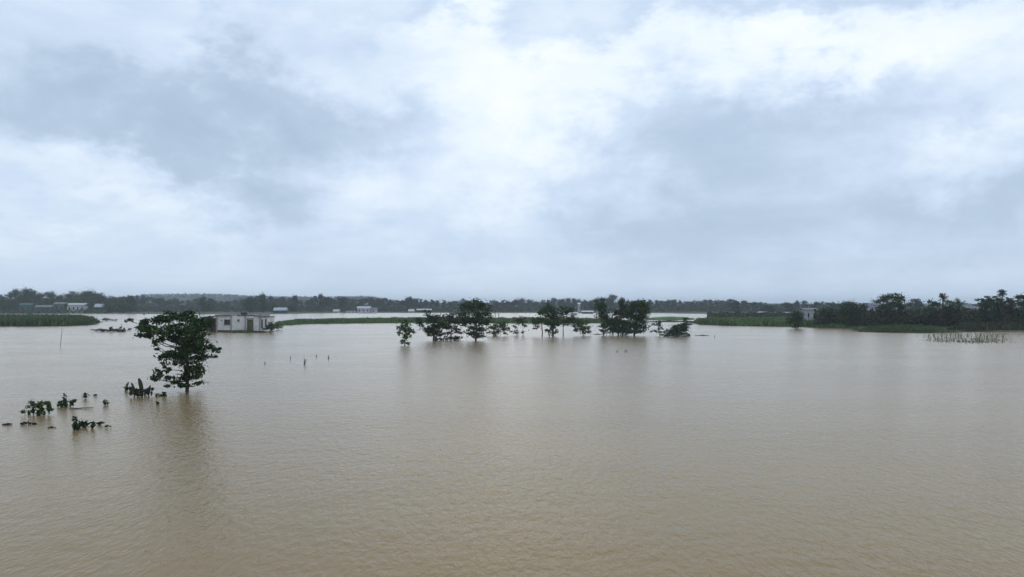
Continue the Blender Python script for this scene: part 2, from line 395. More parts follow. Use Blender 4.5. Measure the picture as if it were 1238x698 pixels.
def tree(name, label, cat, base, lobes, dens=1.0, leaf=.22, mat='leaf_mid', group=None, trunk_r=.12, grow=1.0, lean=(0, 0), depth=1.0, seed=None, stems=1, water_reach=False, crown='crown', trunk='trunk', fill=.9, drop=.25):
    """base (px,py on the water), lobes [(px,py,rx,ry)] in photo pixels at the tree's own distance"""
    sd = seed if seed is not None else int(base[0]*13+base[1]*7); r_ = np.random.default_rng(sd)
    B0 = gp(*base); Y = B0[1]; m = mpp(Y)
    root = empty(name, B0); tag(root, label, cat, group)
    C = []; R = []; Nn = []
    xs = [l[0] for l in lobes]; half = max(1, (max(xs)-min(xs))/2)*m
    for i, l in enumerate(lobes):
        rx, ry = l[2]*m, l[3]*m
        rd = (rx+ry)/2*depth; dy = r_.uniform(-1, 1)*max(0, half*.55 - rd*.3)*depth
        c = at(l[0], l[1], Y) ; c[1] += dy
        C.append(c - B0); R.append((rx*1.3*grow, max(rd, .6*rx)*1.2, ry*1.16*grow))
        area = rx*ry*pi; Nn.append(max(36, int(area*dens*fill*10.5/(leaf*leaf*.55))))
    V = leaves(C, R, Nn, leaf, r_)
    cz = V[:, 2]; V[:, 2] = np.maximum(cz, -.05)
    link(crown, crown_mesh(crown, V, M[mat]), root)
    # trunk and limbs
    top = max(C, key=lambda c: c[2]); zmid = np.mean([c[2] for c in C])
    mb = MB()
    for s in range(stems):
        ox = r_.normal(0, half*.35) if stems > 1 else 0
        tgt = min(C, key=lambda c: abs(c[0]-ox) - .3*c[2])
        zf = min(zmid, top[2]*.6)
        p0 = np.array([ox, r_.normal(0, .1)*(stems > 1), -1.0]); p3 = np.array([tgt[0]*.5+ox*.5, tgt[1]*.4, max(zf, .06)])
        p1 = p0*.6 + p3*.4 + r_.normal(0, .06*zf, 3)*np.array([1, 1, 0]); p1[2] = p0[2]*.6+p3[2]*.4
        mb.tube([p0, p1, p3], [trunk_r, trunk_r*.8, trunk_r*.55], 7)
        if s < stems-1 and stems > 1: mb.build(trunk, M['bark'], root, True); mb = MB()
    fork = p3
    mb2 = mb
    for c, rr in zip(C, R):
        d = c - fork
        if stems > 1: f0 = np.array([c[0]*.6, c[1]*.5, min(fork[2], max(.2, c[2]*.5))])
        else:
            k = np.clip(c[2]/(fork[2]+1e-6), .25, 1); f0 = p0*(1-k) + fork*k; f0[2] = max(.1, min(fork[2], c[2]*.75))
            f0[0] = np.interp(f0[2], [p0[2], p1[2], fork[2]], [p0[0], p1[0], fork[0]]); f0[1] = np.interp(f0[2], [p0[2], p1[2], fork[2]], [p0[1], p1[1], fork[1]])
        mid = f0*.5 + c*.5 + r_.normal(0, .07*np.linalg.norm(c-f0)+.01, 3)
        tr = trunk_r*.3
        mb2.tube([f0, mid, c], [tr, tr*.7, tr*.25], 5)
        for _ in range(3):
            e = c + r_.normal(0, .5, 3)*np.array(rr)
            mb2.tube([mid*.3+c*.7, e], [tr*.35, tr*.12], 4)
    mb.build(trunk, M['bark'], root, True)
    return root

def simple_tree(name, label, px, base_y, top, w, leaf, mat, group, seed, n=None, cat='tree', Y=None):
    r_ = np.random.default_rng(seed)
    B0 = gp(px, base_y) if Y is None else np.array([at(px, 369, Y)[0], Y, .2])
    Y = B0[1]; m = mpp(Y); hgt = at(px, top, Y)[2] - B0[2]
    root = empty(name, B0); tag(root, label, cat, group)
    C = []; R = []; Nn = []; k = r_.integers(4, 7); ww = w*m/2
    for i in range(k):
        zc = hgt*r_.uniform(.2, .74); rr = ww*r_.uniform(.42, .7)
        C.append((r_.uniform(-1, 1)*ww*.55, r_.uniform(-1, 1)*ww*.5, zc)); R.append((rr, rr, min(rr*.85, hgt*.3)))
    C.append((r_.normal(0, .12*ww), 0, hgt*.80)); R.append((ww*.55, ww*.55, hgt*.2))
    C.append((0, 0, hgt*.25)); R.append((ww*.8, ww*.7, hgt*.22))
    for rd in R: Nn.append(max(30, int(rd[0]*rd[2]*pi*7/(leaf*leaf*.55))) if n is None else n)
    V = leaves(C, R, Nn, leaf, r_); link('crown', crown_mesh('crown', V, M[mat]), root)
    mb = MB(); mb.tube([(0, 0, -.6), (0, 0, hgt*.35), (0.05*ww, 0, hgt*.75)], [.03*hgt, .022*hgt, .008*hgt], 5)
    for c in C[:4]: mb.tube([(0, 0, hgt*.2), c], [.014*hgt, .005*hgt], 4)
    mb.build('trunk', M['bark'], root)
    return root

# ---- trees standing in the floodwater
G1 = 'trees standing in the flooded middle distance'
tree('tree', 'large dark leafy tree standing alone in the brown water at left, nearest of all', 'tree', (226, 473),
  [(170, 391, 8, 8), (174, 407, 9, 4), (166, 387, 4, 3), (185, 385, 11, 8), (182, 397, 10, 7), (199, 384, 12, 8), (211, 383, 7, 5), (224, 385, 13, 7.5), (243, 388, 12, 6), (252, 392, 8, 5), (240, 399, 12, 8),
   (201, 402, 12, 9), (222, 400, 16, 13), (221, 419, 15, 11), (241, 411, 12, 5), (254, 414, 7, 4), (256, 424, 7, 4.5), (263, 430, 3.8, 2.6), (191, 417, 3.5, 2.5), (190, 423, 5, 1.5), (197, 412, 5, 6),
   (223, 434, 13, 9), (236, 431, 11, 9), (247, 421, 6, 6), (207, 428, 6, 6), (196, 434, 6, 7), (194, 452, 7, 7), (207, 446, 5, 5), (188, 458, 3.5, 3.5), (206, 456, 6, 4), (216, 461, 6, 4), (226, 457, 7, 7), (239, 451, 8, 7), (246, 444, 6, 8), (250, 452, 3, 3), (233, 465, 6, 3), (212, 464, 4, 2), (190, 399, 7, 6), (212, 410, 8, 6), (232, 408, 8, 6), (214, 426, 6, 6), (228, 444, 7, 5), (222, 464, 8, 4), (179, 399, 6, 5), (248, 405, 5, 4), (232, 424, 8, 7), (221, 379, 8, 3), (227, 456, 9, 6), (225, 467, 9, 2.5), (174, 399, 9, 6), (183, 406, 6, 4), (215, 396, 12, 7), (226, 426, 10, 8)],
  dens=.95, leaf=.22, grow=.86, mat='leaf', trunk_r=.15)
tree('tree', 'small upright tree standing apart in the water, leftmost of the middle row', 'tree', (488, 418),
  [(491, 390, 5, 6), (487, 397, 5, 5), (495, 398, 5, 6), (492, 407, 5, 5), (499, 402, 5, 2), (484, 403, 3, 3), (486, 413, 3, 3), (494, 415, 3, 1.6), (483, 396, 3, 3)], dens=.8, leaf=.34, mat='leaf_green', trunk_r=.12)
tree('tree', 'low spreading dark tree with a leafy knob on top, second in the middle row', 'tree', (524, 412),
  [(516, 378, 4, 3), (517, 386, 9, 6), (530, 386, 10, 6), (508, 390, 5, 4), (514, 396, 8, 4), (526, 396, 8, 5), (535, 392, 8, 6), (522, 404, 5, 4), (529, 409, 4, 3), (505, 385, 4, 2.5), (517, 402, 4, 2), (521, 401, 6, 4), (529, 403, 5, 4)], dens=.75, leaf=.36, trunk_r=.16)
tree('tree', 'dark tree with arching lower branches that dip into the water beside the tall middle tree', 'tree', (546, 411.5),
  [(545, 384, 10, 6), (554, 388, 8, 6), (540, 394, 7, 5), (551, 398, 7, 4), (557, 402, 4, 2), (541, 404, 6, 3), (548, 408, 8, 3), (537, 410, 4, 2), (555, 409, 5, 2), (560, 390, 4, 5)], dens=.7, leaf=.36, trunk_r=.15, mat='leaf_brown')
tree('tree', 'tallest tree of the middle row, broad green top above a narrow dark foot', 'tree', (575, 412),
  [(567, 372, 9, 7), (577, 369, 9, 6), (587, 373, 7, 6), (584, 381, 8, 6), (570, 382, 11, 6), (560, 379, 5, 4), (563, 388, 9, 5), (577, 390, 12, 6), (588, 390, 6, 4), (571, 398, 6, 4), (579, 399, 7, 5), (577, 406, 6, 3), (570, 404, 4, 3), (575, 405, 9, 4)], dens=.85, leaf=.38, trunk_r=.2)
tree('bush', 'rounded green bush in the water just right of the tallest middle tree', 'bush', (601, 406.5),
  [(596, 396, 6, 5), (604, 395, 8, 4), (609, 397, 5, 4), (596, 403, 6, 3), (603, 402, 5, 3), (611, 403, 3, 2.5), (614, 398, 3, 2), (606, 391, 6, 2.5)], dens=.7, leaf=.34, mat='leaf_green', trunk_r=.06, stems=4, crown='foliage', trunk='stem')
tree('shrub', 'thin open shrub with upright stems between the round bush and the pair of slender trees', 'shrub', (628, 405.5),
  [(625, 388, 5, 3), (632, 386, 5, 4), (629, 391, 5, 3), (622, 396, 2, 3), (634, 394, 3, 2.5), (627, 402, 5, 2), (620, 402, 3, 1.6), (633, 402, 2, 1.6)], dens=.5, leaf=.3, mat='leaf_brown', trunk_r=.05, stems=5, crown='foliage', trunk='stem')
tree('tree', 'slender tree with low bright green leaves, first of the open group on thin stems', 'tree', (655, 406.5),
  [(651, 385, 7, 4), (656, 379, 5, 5), (648, 390, 6, 3.5), (654, 374, 3, 4), (659, 388, 6, 4), (648, 396, 4, 2), (644, 386, 4, 3)], dens=.75, leaf=.36, mat='leaf_green', trunk_r=.13)
tree('tree', 'dark tree on a thick stem with a tall rounded head, centre of the open group', 'tree', (669, 407),
  [(664, 371, 5, 5), (669, 377, 6, 6), (663, 381, 6, 5), (671, 386, 6, 6), (665, 391, 6, 4), (669, 397, 4, 5), (663, 399, 3.5, 3), (672, 392, 4, 5), (659, 375, 3, 4), (668, 403, 5, 3)], dens=.85, leaf=.36, trunk_r=.2)
tree('tree', 'umbrella shaped tree on one bare thin trunk in the open group', 'tree', (681, 406.5),
  [(680, 374, 4, 4), (686, 377, 6, 3.5), (690, 375, 3.5, 3), (678, 379, 4, 3), (682, 386, 7, 4), (690, 386, 6, 4), (678, 391, 3, 2.5), (688, 392, 6, 3), (694, 388, 3, 3)], dens=.75, leaf=.36, trunk_r=.11)
tree('bush', 'leafy green bush on several stems at the right end of the open group', 'bush', (703, 406),
  [(700, 391, 6, 4), (706, 391, 6, 5), (710, 396, 4, 3), (702, 398, 7, 4), (708, 401, 5, 3), (696, 400, 4, 2), (695, 394, 3, 2)], dens=.75, leaf=.33, mat='leaf_green', trunk_r=.06, stems=5, crown='foliage', trunk='stem')
tree('tree', 'narrow dark tree at the left edge of the dense clump', 'tree', (730, 405.5),
  [(722, 366, 4, 4), (728, 365, 4, 4), (724, 373, 5, 5), (731, 373, 5, 5), (727, 381, 7, 5), (734, 385, 6, 5), (732, 394, 5, 4), (728, 400, 2.5, 2), (737, 399, 5, 3)], dens=.85, leaf=.38, trunk_r=.14)
tree('tree', 'dark tree with a narrow pointed head in the middle of the dense clump', 'tree', (748, 405.5),
  [(751, 365, 4, 4), (753, 371, 4, 5), (748, 378, 6, 5), (755, 380, 6, 5), (746, 389, 8, 6), (756, 390, 7, 6), (748, 398, 8, 4), (741, 393, 6, 5), (755, 400, 7, 4)], dens=.95, leaf=.38, trunk_r=.18, mat='leaf_brown')
tree('tree', 'broad dense tree with a flat wide head at the right edge of the dense clump', 'tree', (766, 406),
  [(771, 367, 7, 4), (779, 368, 5, 5), (766, 373, 7, 6), (777, 375, 7, 6), (766, 383, 9, 7), (776, 385, 8, 7), (764, 393, 9, 7), (774, 395, 7, 6), (762, 401, 7, 4), (780, 380, 4, 4), (772, 401, 6, 2.5), (782, 371, 3, 3), (760, 378, 6, 6)], dens=1.0, leaf=.38, trunk_r=.22)
tree('bush', 'low leafy skirt of scrub under the flat headed tree of the dense clump', 'bush', (738, 405.8),
  [(733, 394, 6, 4), (741, 387, 4, 3), (740, 398, 7, 4), (750, 402, 7, 3), (746, 393, 5, 4), (731, 400, 4, 3)], dens=.7, leaf=.34, trunk_r=.06, stems=5, mat='leaf_mid', crown='foliage', trunk='stem')
tree('tree', 'small sapling with a tuft of leaves between the dense clump and the sloping bush', 'tree', (797, 406),
  [(796, 391, 4, 3), (792, 393, 4, 1.8), (798, 396, 3, 4), (790, 400, 4, 1.5), (796, 401, 3, 2)], dens=.7, leaf=.32, trunk_r=.07)
tree('bush', 'dark mound shaped bush sloping up to the right, last of the middle row', 'bush', (819, 407),
  [(804, 405, 6, 2), (811, 401, 8, 4), (819, 398, 8, 5), (827, 398, 6, 6), (830, 387, 3, 3.5), (834, 391, 4, 2.5), (829, 392, 4, 4), (815, 405, 10, 2.5), (828, 405, 6, 2.5), (822, 394, 6, 3)], dens=1.0, leaf=.33, mat='leaf_mid', trunk_r=.07, stems=6, crown='foliage', trunk='stem')

# ---- weeds round the nearest tree and to its left
def weed(label, base, lobes, leaf=.2, mat='leaf', dens=.7, name='water_weed', stems=4, r=.02, group=None):
    lobes = lobes + [(l[0], (l[1]+base[1])/2, max(.8, l[2]*.42), max(.5, (base[1]-l[1])*.33)) for l in lobes if base[1]-l[1] > 2]
    return tree(name, label, 'plant', base, lobes, dens=dens, leaf=leaf, mat=mat, trunk_r=r, stems=stems, crown='foliage', trunk='stem', group=group)
def blade_plant(label, base, specs, mat='leaf_brown', name='water_plant'):
    """upright broad leaves, each its own mesh: (dx px, height px, lean px, width px)"""
    B0 = gp(*base); m = mpp(B0[1]); root = empty(name, B0); tag(root, label, 'plant')
    for i, (dx, hh, ln, w) in enumerate(specs):
        V = []; F = []; dy = random.uniform(-.3, .3)
        for k in range(6):
            u = k/5; x = dx*m + ln*m*u**1.6; z = hh*m*u*(1 - .12*u*u) - .04; ww = w*m*.5*(.35 + .65*sin(pi*(.1+.82*u)**1.3))
            y = dy + .12*u*u
            V += [(x-ww, y, z), (x, y+.10*ww/.1*.2, z), (x+ww, y-.05, z)]
        for k in range(5):
            for j in range(2): a = k*3+j; F.append((a, a+1, a+4, a+3))
        link('leaf', mesh('leaf', V, F, M[mat], True), root)
    return root
blade_plant('clump of broad dark upright leaves in the water left of the nearest tree', (170, 479),
  [(3, 25, -5, 6), (-5, 19, -5, 4), (9, 15, 1, 3.5), (-1, 12, -3, 4.5), (5, 12, 3, 4)])
weed('ragged leafy weed at the foot of the broad upright leaves', (172, 480), [(160, 470, 3, 2.5), (165, 473, 4, 3), (177, 472, 4, 3.5), (171, 476, 6, 2.5), (183, 470, 2, 2)], .17, 'leaf_brown', .5)
weed('small leafy sprig just left of the broad upright leaves', (154, 473), [(153, 469, 3, 1.6), (157, 470, 2.5, 1.5), (154, 465, 1, 2.2)], .15)
weed('scattered low leaves in the water against the nearest tree trunk', (193, 479), [(191, 478, 3, 1.5), (196, 478, 4, 1.2), (199, 475, 2, 1)], .16)
weed('tiny dark tuft in front of the nearest tree reflection', (191, 489), [(191, 487, 1.5, 2.2)], .13, stems=1)
weed('bright green leafy weed clump, largest of the floating weeds at far left', (43, 502), [(36, 488, 3.5, 4), (42, 490, 4, 4), (50, 490, 4, 4), (56, 486, 5, 3.5), (60, 489, 2, 3), (47, 497, 3, 3), (31, 497, 2.5, 1.8), (58, 496, 3, 2), (45, 501, 2, 1.5)], .17, 'leaf_green', .75, stems=6)
weed('dark spiky weed with one upright shoot above the floating stick', (80, 492), [(80, 480, 1.5, 4), (79, 486, 4, 3), (85, 486, 4, 1.6), (72, 488, 2, 2.5), (90, 484, 2, 1), (80, 490, 5, 2)], .15, 'leaf', .75)
weed('small round dark tuft, left of two above the right end of the floating stick', (103, 482), [(103, 479, 2.6, 2.6), (103, 476, 1.2, 1.5)], .13, stems=2)
weed('single speck of leaves, smallest tuft above the floating stick', (115, 479), [(115, 477.5, 1.6, 1.3)], .12, stems=1)
weed('small grey green tuft right of the floating stick', (127, 490), [(127, 485, 2, 3), (129, 488, 2, 2)], .13, stems=2)
weed('tall black green tuft at the left end of the nearest weed row', (91, 520), [(90, 507, 2, 3), (91, 513, 3.5, 5), (94, 516, 2.5, 2)], .14, 'leaf', 1.0)
weed('rounded double tuft, second in the nearest weed row', (102, 517), [(98, 512, 2.6, 3), (104, 511, 2.6, 2.6), (101, 514, 4, 2)], .13)
weed('thin grey green arch of leaves, third in the nearest weed row', (111, 518), [(111, 513.5, 3.5, 2), (113, 511, 2, 1.4)], .12)
weed('rounded dark tuft, fourth in the nearest weed row', (120, 514), [(120, 511, 3.4, 2.2)], .13)
weed('tiny flat leaf cluster at the right end of the nearest weed row', (130, 517.5), [(130, 516, 2.4, 1.2)], .12, stems=2)
weed('thin flat weed raft nearest the left edge of the picture', (10, 514), [(9, 513, 4, .9)], .12, 'leaf_brown', .5, stems=2)
weed('low dark weed raft second from the left edge of the picture', (32, 513.5), [(30, 512, 3, 1.5), (35, 511.5, 3, 1.3), (41, 512.5, 2, .6)], .13, 'leaf_brown', .7)
weed('faint flat scum of leaves left of the nearest weed row', (63, 517.5), [(62, 517, 4.5, .9)], .12, 'leaf_brown', .6, stems=2)
# islands of weed further out at left
weed('long low mat of dark weeds in the water left of the nearest tree crown', (133, 401.3), [(115, 399.6, 6, 1.2), (123, 399, 5, 1.4), (130, 399.4, 6, 1.3), (138, 399.8, 7, 1.9), (148, 399.6, 6, 1.6), (132, 396, 1.5, 2.4), (149, 396, 1, 2.2)], .3, 'leaf_brown', 1.0, name='weed_mat', stems=8, r=.03)
weed('thin bluish weed mat floating beyond the long low mat', (130, 388.3), [(124, 386.6, 4, 1), (130, 385.8, 3, 1.6), (137, 387, 4, 1)], .35, 'leaf_far', .7, name='weed_mat', stems=5, r=.03)
weed('small weed tuft at the tip of the left grassy island', (112, 388.5), [(112, 386.8, 3, 1.4)], .35, 'leaf_far', .8, name='weed_mat', stems=2, r=.03)
weed('small dark weed tuft against the outer leaves of the nearest tree', (156, 399.5), [(157, 398, 2, 1.2)], .3, 'leaf_brown', .8, stems=2, r=.03)
# bushes round the house
tree('bush', 'dark bush at the right corner of the whitewashed house', 'bush', (326, 402.6), [(323, 396, 4, 3.5), (328, 394, 4, 4.5), (331, 397, 4, 3)], dens=.95, leaf=.32, mat='leaf_mid', trunk_r=.06, stems=4, crown='foliage', trunk='stem')
tree('bush', 'small round green bush standing in the water just right of the house', 'bush', (337.5, 399), [(337, 395.5, 4, 3), (335, 392, 2, 2)], dens=.9, leaf=.3, mat='leaf_green', trunk_r=.05, stems=3, crown='foliage', trunk='stem')
tree('bush', 'leafy scrub against the dark shed at the left end of the whitewashed house', 'bush', (252, 402.4), [(251, 386, 5, 4), (254, 392, 5, 5), (247, 394, 5, 4)], dens=.8, leaf=.32, mat='leaf_mid', trunk_r=.06, stems=4, crown='foliage', trunk='stem')

# ---- twigs and sticks in the open water
def twig(label, px, py, pts, rad=.03, name='twig', cat='twig', mat='bark'):
    rad *= .5; pts = [[(x*.85, z*.8 if z > 0 else z) for x, z in ln_] for ln_ in pts]
    B0 = gp(px, py); m = mpp(B0[1]); root_mb = MB()
    for line in pts: root_mb.tube([(x*m, .0, z*m) for x, z in line], [rad*(1-.5*i/len(line)) for i in range(len(line))], 5)
    o = root_mb.build(name, M[mat], loc=B0, smooth=True); tag(o, label, cat); return o
twig('stub of a drowned branch alone in the water, left of the row of twigs', 320, 440, [[(0, -2), (.3, 1.5), (-.4, 3)], [(0, 0), (1, 1)]], .09)
twig('short forked twig at the left of the twig row in open water', 351, 435, [[(0, -2), (.2, 3), (-.6, 6)], [(.2, 1), (1, 3)]], .06)
twig('tallest crooked twig with a side fork in the twig row', 368, 441, [[(0, -2), (-.5, 3), (.2, 5.5), (-.6, 8), (0, 10.5)], [(-.3, 3), (3, 4.5)], [(-.4, 5), (3.4, 8)], [(0, 0), (1.6, 3)]], .085)
twig('small leaning twig right of the tallest crooked twig', 382, 432, [[(0, -2), (.5, 2), (0, 4)], [(0, 0), (1.3, 2)]], .08)
twig('thin upright twig at the right end of the twig row', 397, 434, [[(0, -2), (-.3, 3), (0, 6)], [(0, 0), (1.4, 3)]], .08)
twig('drowned branch tip left of two below the dense clump of trees', 746, 426, [[(0, -2), (.8, 2), (2, 4)], [(0, 0), (-1, 1.5)]], .07)
twig('curled drowned branch tip right of two below the dense clump of trees', 757, 426, [[(-3, -1), (-1.5, 2), (0, 3.5), (1.5, 2.5), (2.5, -.5)], [(0, 3), (1, 4.5)], [(-1, -1), (.2, 2)]], .08)
twig('lone short twig right of the mound shaped bush', 864, 408, [[(0, -1), (0, 2.5), (.4, 4)]], .10)
twig('dark tip of a stick poking up at the bottom edge of the picture', 859, 700, [[(0, -6), (0, 3), (-1, 7)]], .012)
twig('low broken stalk in the water right of the broad upright leaves', 251, 463, [[(0, -1), (1, 2)], [(0, 0), (-1.5, 1.6)], [(.5, 1), (2.6, 1.5)]], .03)
twig('tall leaning bamboo pole standing in the water at the left', 73, 419, [[(-1.0, -8), (0, 4), (1.4, 16), (2.2, 27)]], .085, 'pole', 'pole', 'bamboo')
twig('short faint bamboo stub below the tall leaning pole', 62.5, 440, [[(0, -2), (.3, 3.5)]], .035, 'pole_stub', 'pole', 'bamboo')
B0 = gp(96, 494.5); mb = MB(); m = mpp(B0[1])
mb.tube([(-17*m, -.05, -.02), (-6*m, 0, .02), (6*m, .03, .05), (16*m, .08, .05)], [.012, .025, .03, .02], 7)
tag(mb.build('floating_stick', M['bark'], loc=B0, smooth=True), 'long thin stick floating flat among the weeds at far left', 'stick')
for (px, py, ln, lb) in ((849, 406, 16, 'thin floating branch just right of the mound shaped bush'), (722, 404.6, 12, 'thin floating branch between the open group and the dense clump')):
    B0 = gp(px, py); m = mpp(B0[1]); mb = MB()
    mb.tube([(-ln/2*m, 0, -.03), (0, .1, .06), (ln/2*m, 0, .02)], [.06, .1, .05], 6)
    mb.tube([(0, .05, .05), (ln*.15*m, 0, .35)], [.05, .02], 5)
    tag(mb.build('floating_branch', M['bark'], loc=B0, smooth=True), lb, 'branch')

# ------------------------------------------------------------------ buildings
def wall_holes(w, h, th, holes, z0=0.):
    """front wall as one mesh with real openings; holes (x0,x1,z0,z1)"""
    xs = sorted({0, w, *[q for a in holes for q in a[:2]]}); zs = sorted({z0, h, *[q for a in holes for q in a[2:]]})
    def solid(i, j):
        if i < 0 or j < 0 or i >= len(xs)-1 or j >= len(zs)-1: return False
        cx, cz = (xs[i]+xs[i+1])/2, (zs[j]+zs[j+1])/2
        return not any(a[0] < cx < a[1] and a[2] < cz < a[3] for a in holes)
    mb = MB()
    for i in range(len(xs)-1):
        for j in range(len(zs)-1):
            if not solid(i, j): continue
            x0, x1, c0, c1 = xs[i], xs[i+1], zs[j], zs[j+1]
            mb.add([(x0,0,c0),(x1,0,c0),(x1,0,c1),(x0,0,c1)], [(0,1,2,3)]); mb.add([(x0,th,c0),(x1,th,c0),(x1,th,c1),(x0,th,c1)], [(3,2,1,0)])
            if not solid(i-1, j): mb.add([(x0,0,c0),(x0,0,c1),(x0,th,c1),(x0,th,c0)], [(0,1,2,3)])
            if not solid(i+1, j): mb.add([(x1,0,c0),(x1,th,c0),(x1,th,c1),(x1,0,c1)], [(0,1,2,3)])
            if not solid(i, j-1): mb.add([(x0,0,c0),(x0,th,c0),(x1,th,c0),(x1,0,c0)], [(0,1,2,3)])
            if not solid(i, j+1): mb.add([(x0,0,c1),(x1,0,c1),(x1,th,c1),(x0,th,c1)], [(0,1,2,3)])
    return mb
def window(root, x0, x1, z0, z1, nb=3, y=.16, frame='frame'):
    f = .08; mb = MB()
    mb.box(x0, x0+f, y, y+.07, z0, z1); mb.box(x1-f, x1, y, y+.07, z0, z1); mb.box(x0+f, x1-f, y, y+.07, z1-f, z1); mb.box(x0+f, x1-f, y, y+.07, z0, z0+f)
    w = mb.build('window', M[frame], root)
    g = MB().box(x0+f, x1-f, y+.04, y+.06, z0+f, z1-f).build('pane', M['glass'], w)
    for k in range(nb):
        bx = x0 + (x1-x0)*(k+1)/(nb+1); MB().box(bx-.03, bx+.03, y-.03, y-.002, z0+f, z1-f).build('bar', M[frame], w)
    MB().box(x0-.1, x1+.1, -.10, -.003, z0-.14, z0-.01).build('sill', M['concrete'], w)
    return w
# the flooded whitewashed house
HB = gp(262, 401.5); m = mpp(HB[1])
house = empty('house', HB, radians(3)); tag(house, 'low flooded whitewashed house with flat roof standing in the water behind the nearest tree', 'house')
WL = 51*m; WH = 19.5*m
hl = [(8.5*m, 16.5*m, 8.5*m, 15*m), (24.5*m, 27*m, 13*m, 15.2*m), (36.5*m, 43*m, 1*m, 15*m)]
wall_holes(WL, WH, .25, hl, -1.0).build('wall', M['white_wall'], house)
window(house, *hl[0], nb=3)
window(house, *hl[1], nb=0)
d = MB().box(36.5*m, 43*m, .15, .22, 1*m, 15*m).build('door', M['green_door'], house)
MB().box(41.8*m, 42.2*m, .08, .147, 7*m, 8*m).build('handle', M['frame'], d)
MB().box(43*m-.09, 43*m+.12, -.04, -.003, 1*m, 15.6*m).box(36.5*m-.12, 36.5*m+.09, -.04, -.003, 1*m, 15.6*m).box(36.5*m-.12, 43*m+.12, -.045, -.004, 15.61*m, 16.4*m).build('door_frame', M['frame'], house)
sd = MB(); sd.box(.003, .25, .252, 6.5, -1, WH-.01).box(WL-.25, WL-.003, .252, 2.2, -1, WH-.01).box(.252, WL-.252, 6.25, 6.5, -1, WH-.012); sd.build('wall', M['white_wall'], house)
MB().box(-.35, 17*m, -.45, 6.8, WH+.003, WH+.28).build('roof', M['rust_roof'], house)
MB().box(24.5*m+.02, 45*m, -.2, 6.7, WH+.004, WH+.2).build('roof', M['dark_roof'], house)
tk = MB(); tk.tube([(29*m, 2.2, WH+.2), (29*m, 2.2, WH+.75), (29*m, 2.2, WH+.85)], [.75, .75, .3], 12); tk.build('water_tank', M['dark_roof'], house)
MB().box(17*m+.01, 24.5*m, .1, 6.6, WH+.003, WH+.12).build('roof', M['concrete'], house)
for k, x in enumerate((0, 17*m, 34*m, WL)):
    MB().box(x-.16, x+.16, -.10, -.0035, -1, WH-.005).build('pillar', M['concrete'], house)
MB().box(.17, 17*m-.17, -.16, -.004, -.9, .42).box(17*m+.17, 34*m-.17, -.16, -.004, -.9, .36).build('plinth', M['mud'], house)
# right wing, stepped back and turned
wing = [(2.2*m, 4.8*m, 4*m, 15*m), (7.2*m, 9.4*m, 6*m, 15.5*m)]
wr = empty('house', at(313.6, 369, HB[1]+.6)*np.array([1, 1, 0]), radians(-9)); tag(wr, 'narrow whitewashed outbuilding with two tall openings joined to the right end of the flooded house', 'house')
wall_holes(11*m, 17.8*m, .22, wing, -1.0).build('wall', M['white_wall'], wr)
MB().box(11*m-.22, 11*m-.003, .222, 3.2, -1, 17.7*m).box(.003, .22, .222, 3.2, -1, 17.7*m).build('wall', M['white_wall'], wr)
MB().box(*wing[0][:2], .12, .17, *wing[0][2:]).build('shutter', M['blue_door'], wr)
MB().box(*wing[1][:2], .14, .18, *wing[1][2:]).build('door', M['dark_wall'], wr)
MB().box(-8*m, 11.6*m, -.35, 3.4, 17.8*m+.003, 17.8*m+.2).build('roof', M['rust_roof'], wr)
MB().box(1.5*m, 6*m, 1, 3, 17.8*m+.203, 17.8*m+.75).build('parapet', M['concrete'], wr)
# dark shed on the left
sh = empty('shed', gp(246, 401.2), radians(3)); tag(sh, 'dark open sided shed at the left end of the whitewashed house', 'shed')
MB().box(5*m, 13.5*m, .6, 5, -1, 16.5*m).build('wall', M['dark_wall'], sh)
MB().add([(-.4, -.3, 17*m), (13.8*m, -.3, 17.6*m), (13.8*m, 5.6, 18.6*m), (-.4, 5.6, 18.2*m), (-.4, -.3, 17*m+.12), (13.8*m, -.3, 17.6*m+.12), (13.8*m, 5.6, 18.6*m+.12), (-.4, 5.6, 18.2*m+.12)],
   [(0,3,2,1),(4,5,6,7),(0,1,5,4),(1,2,6,5),(2,3,7,6),(3,0,4,7)]).build('roof', M['dark_roof'], sh)
for x in (.1, 4*m): MB().box(x, x+.18, 0, .18, -1, 17*m).build('post', M['bark'], sh)
tag(blades('house_weeds', [(262, 402.3), (300, 402.6), (334, 402)], [(262, 401.2), (300, 401.4), (334, 400.8)], 1500, .6, .16, M['grass_dark'], 31, -.05, .1), 'dark green weeds along the foot of the flooded house', 'weeds', kind='stuff')

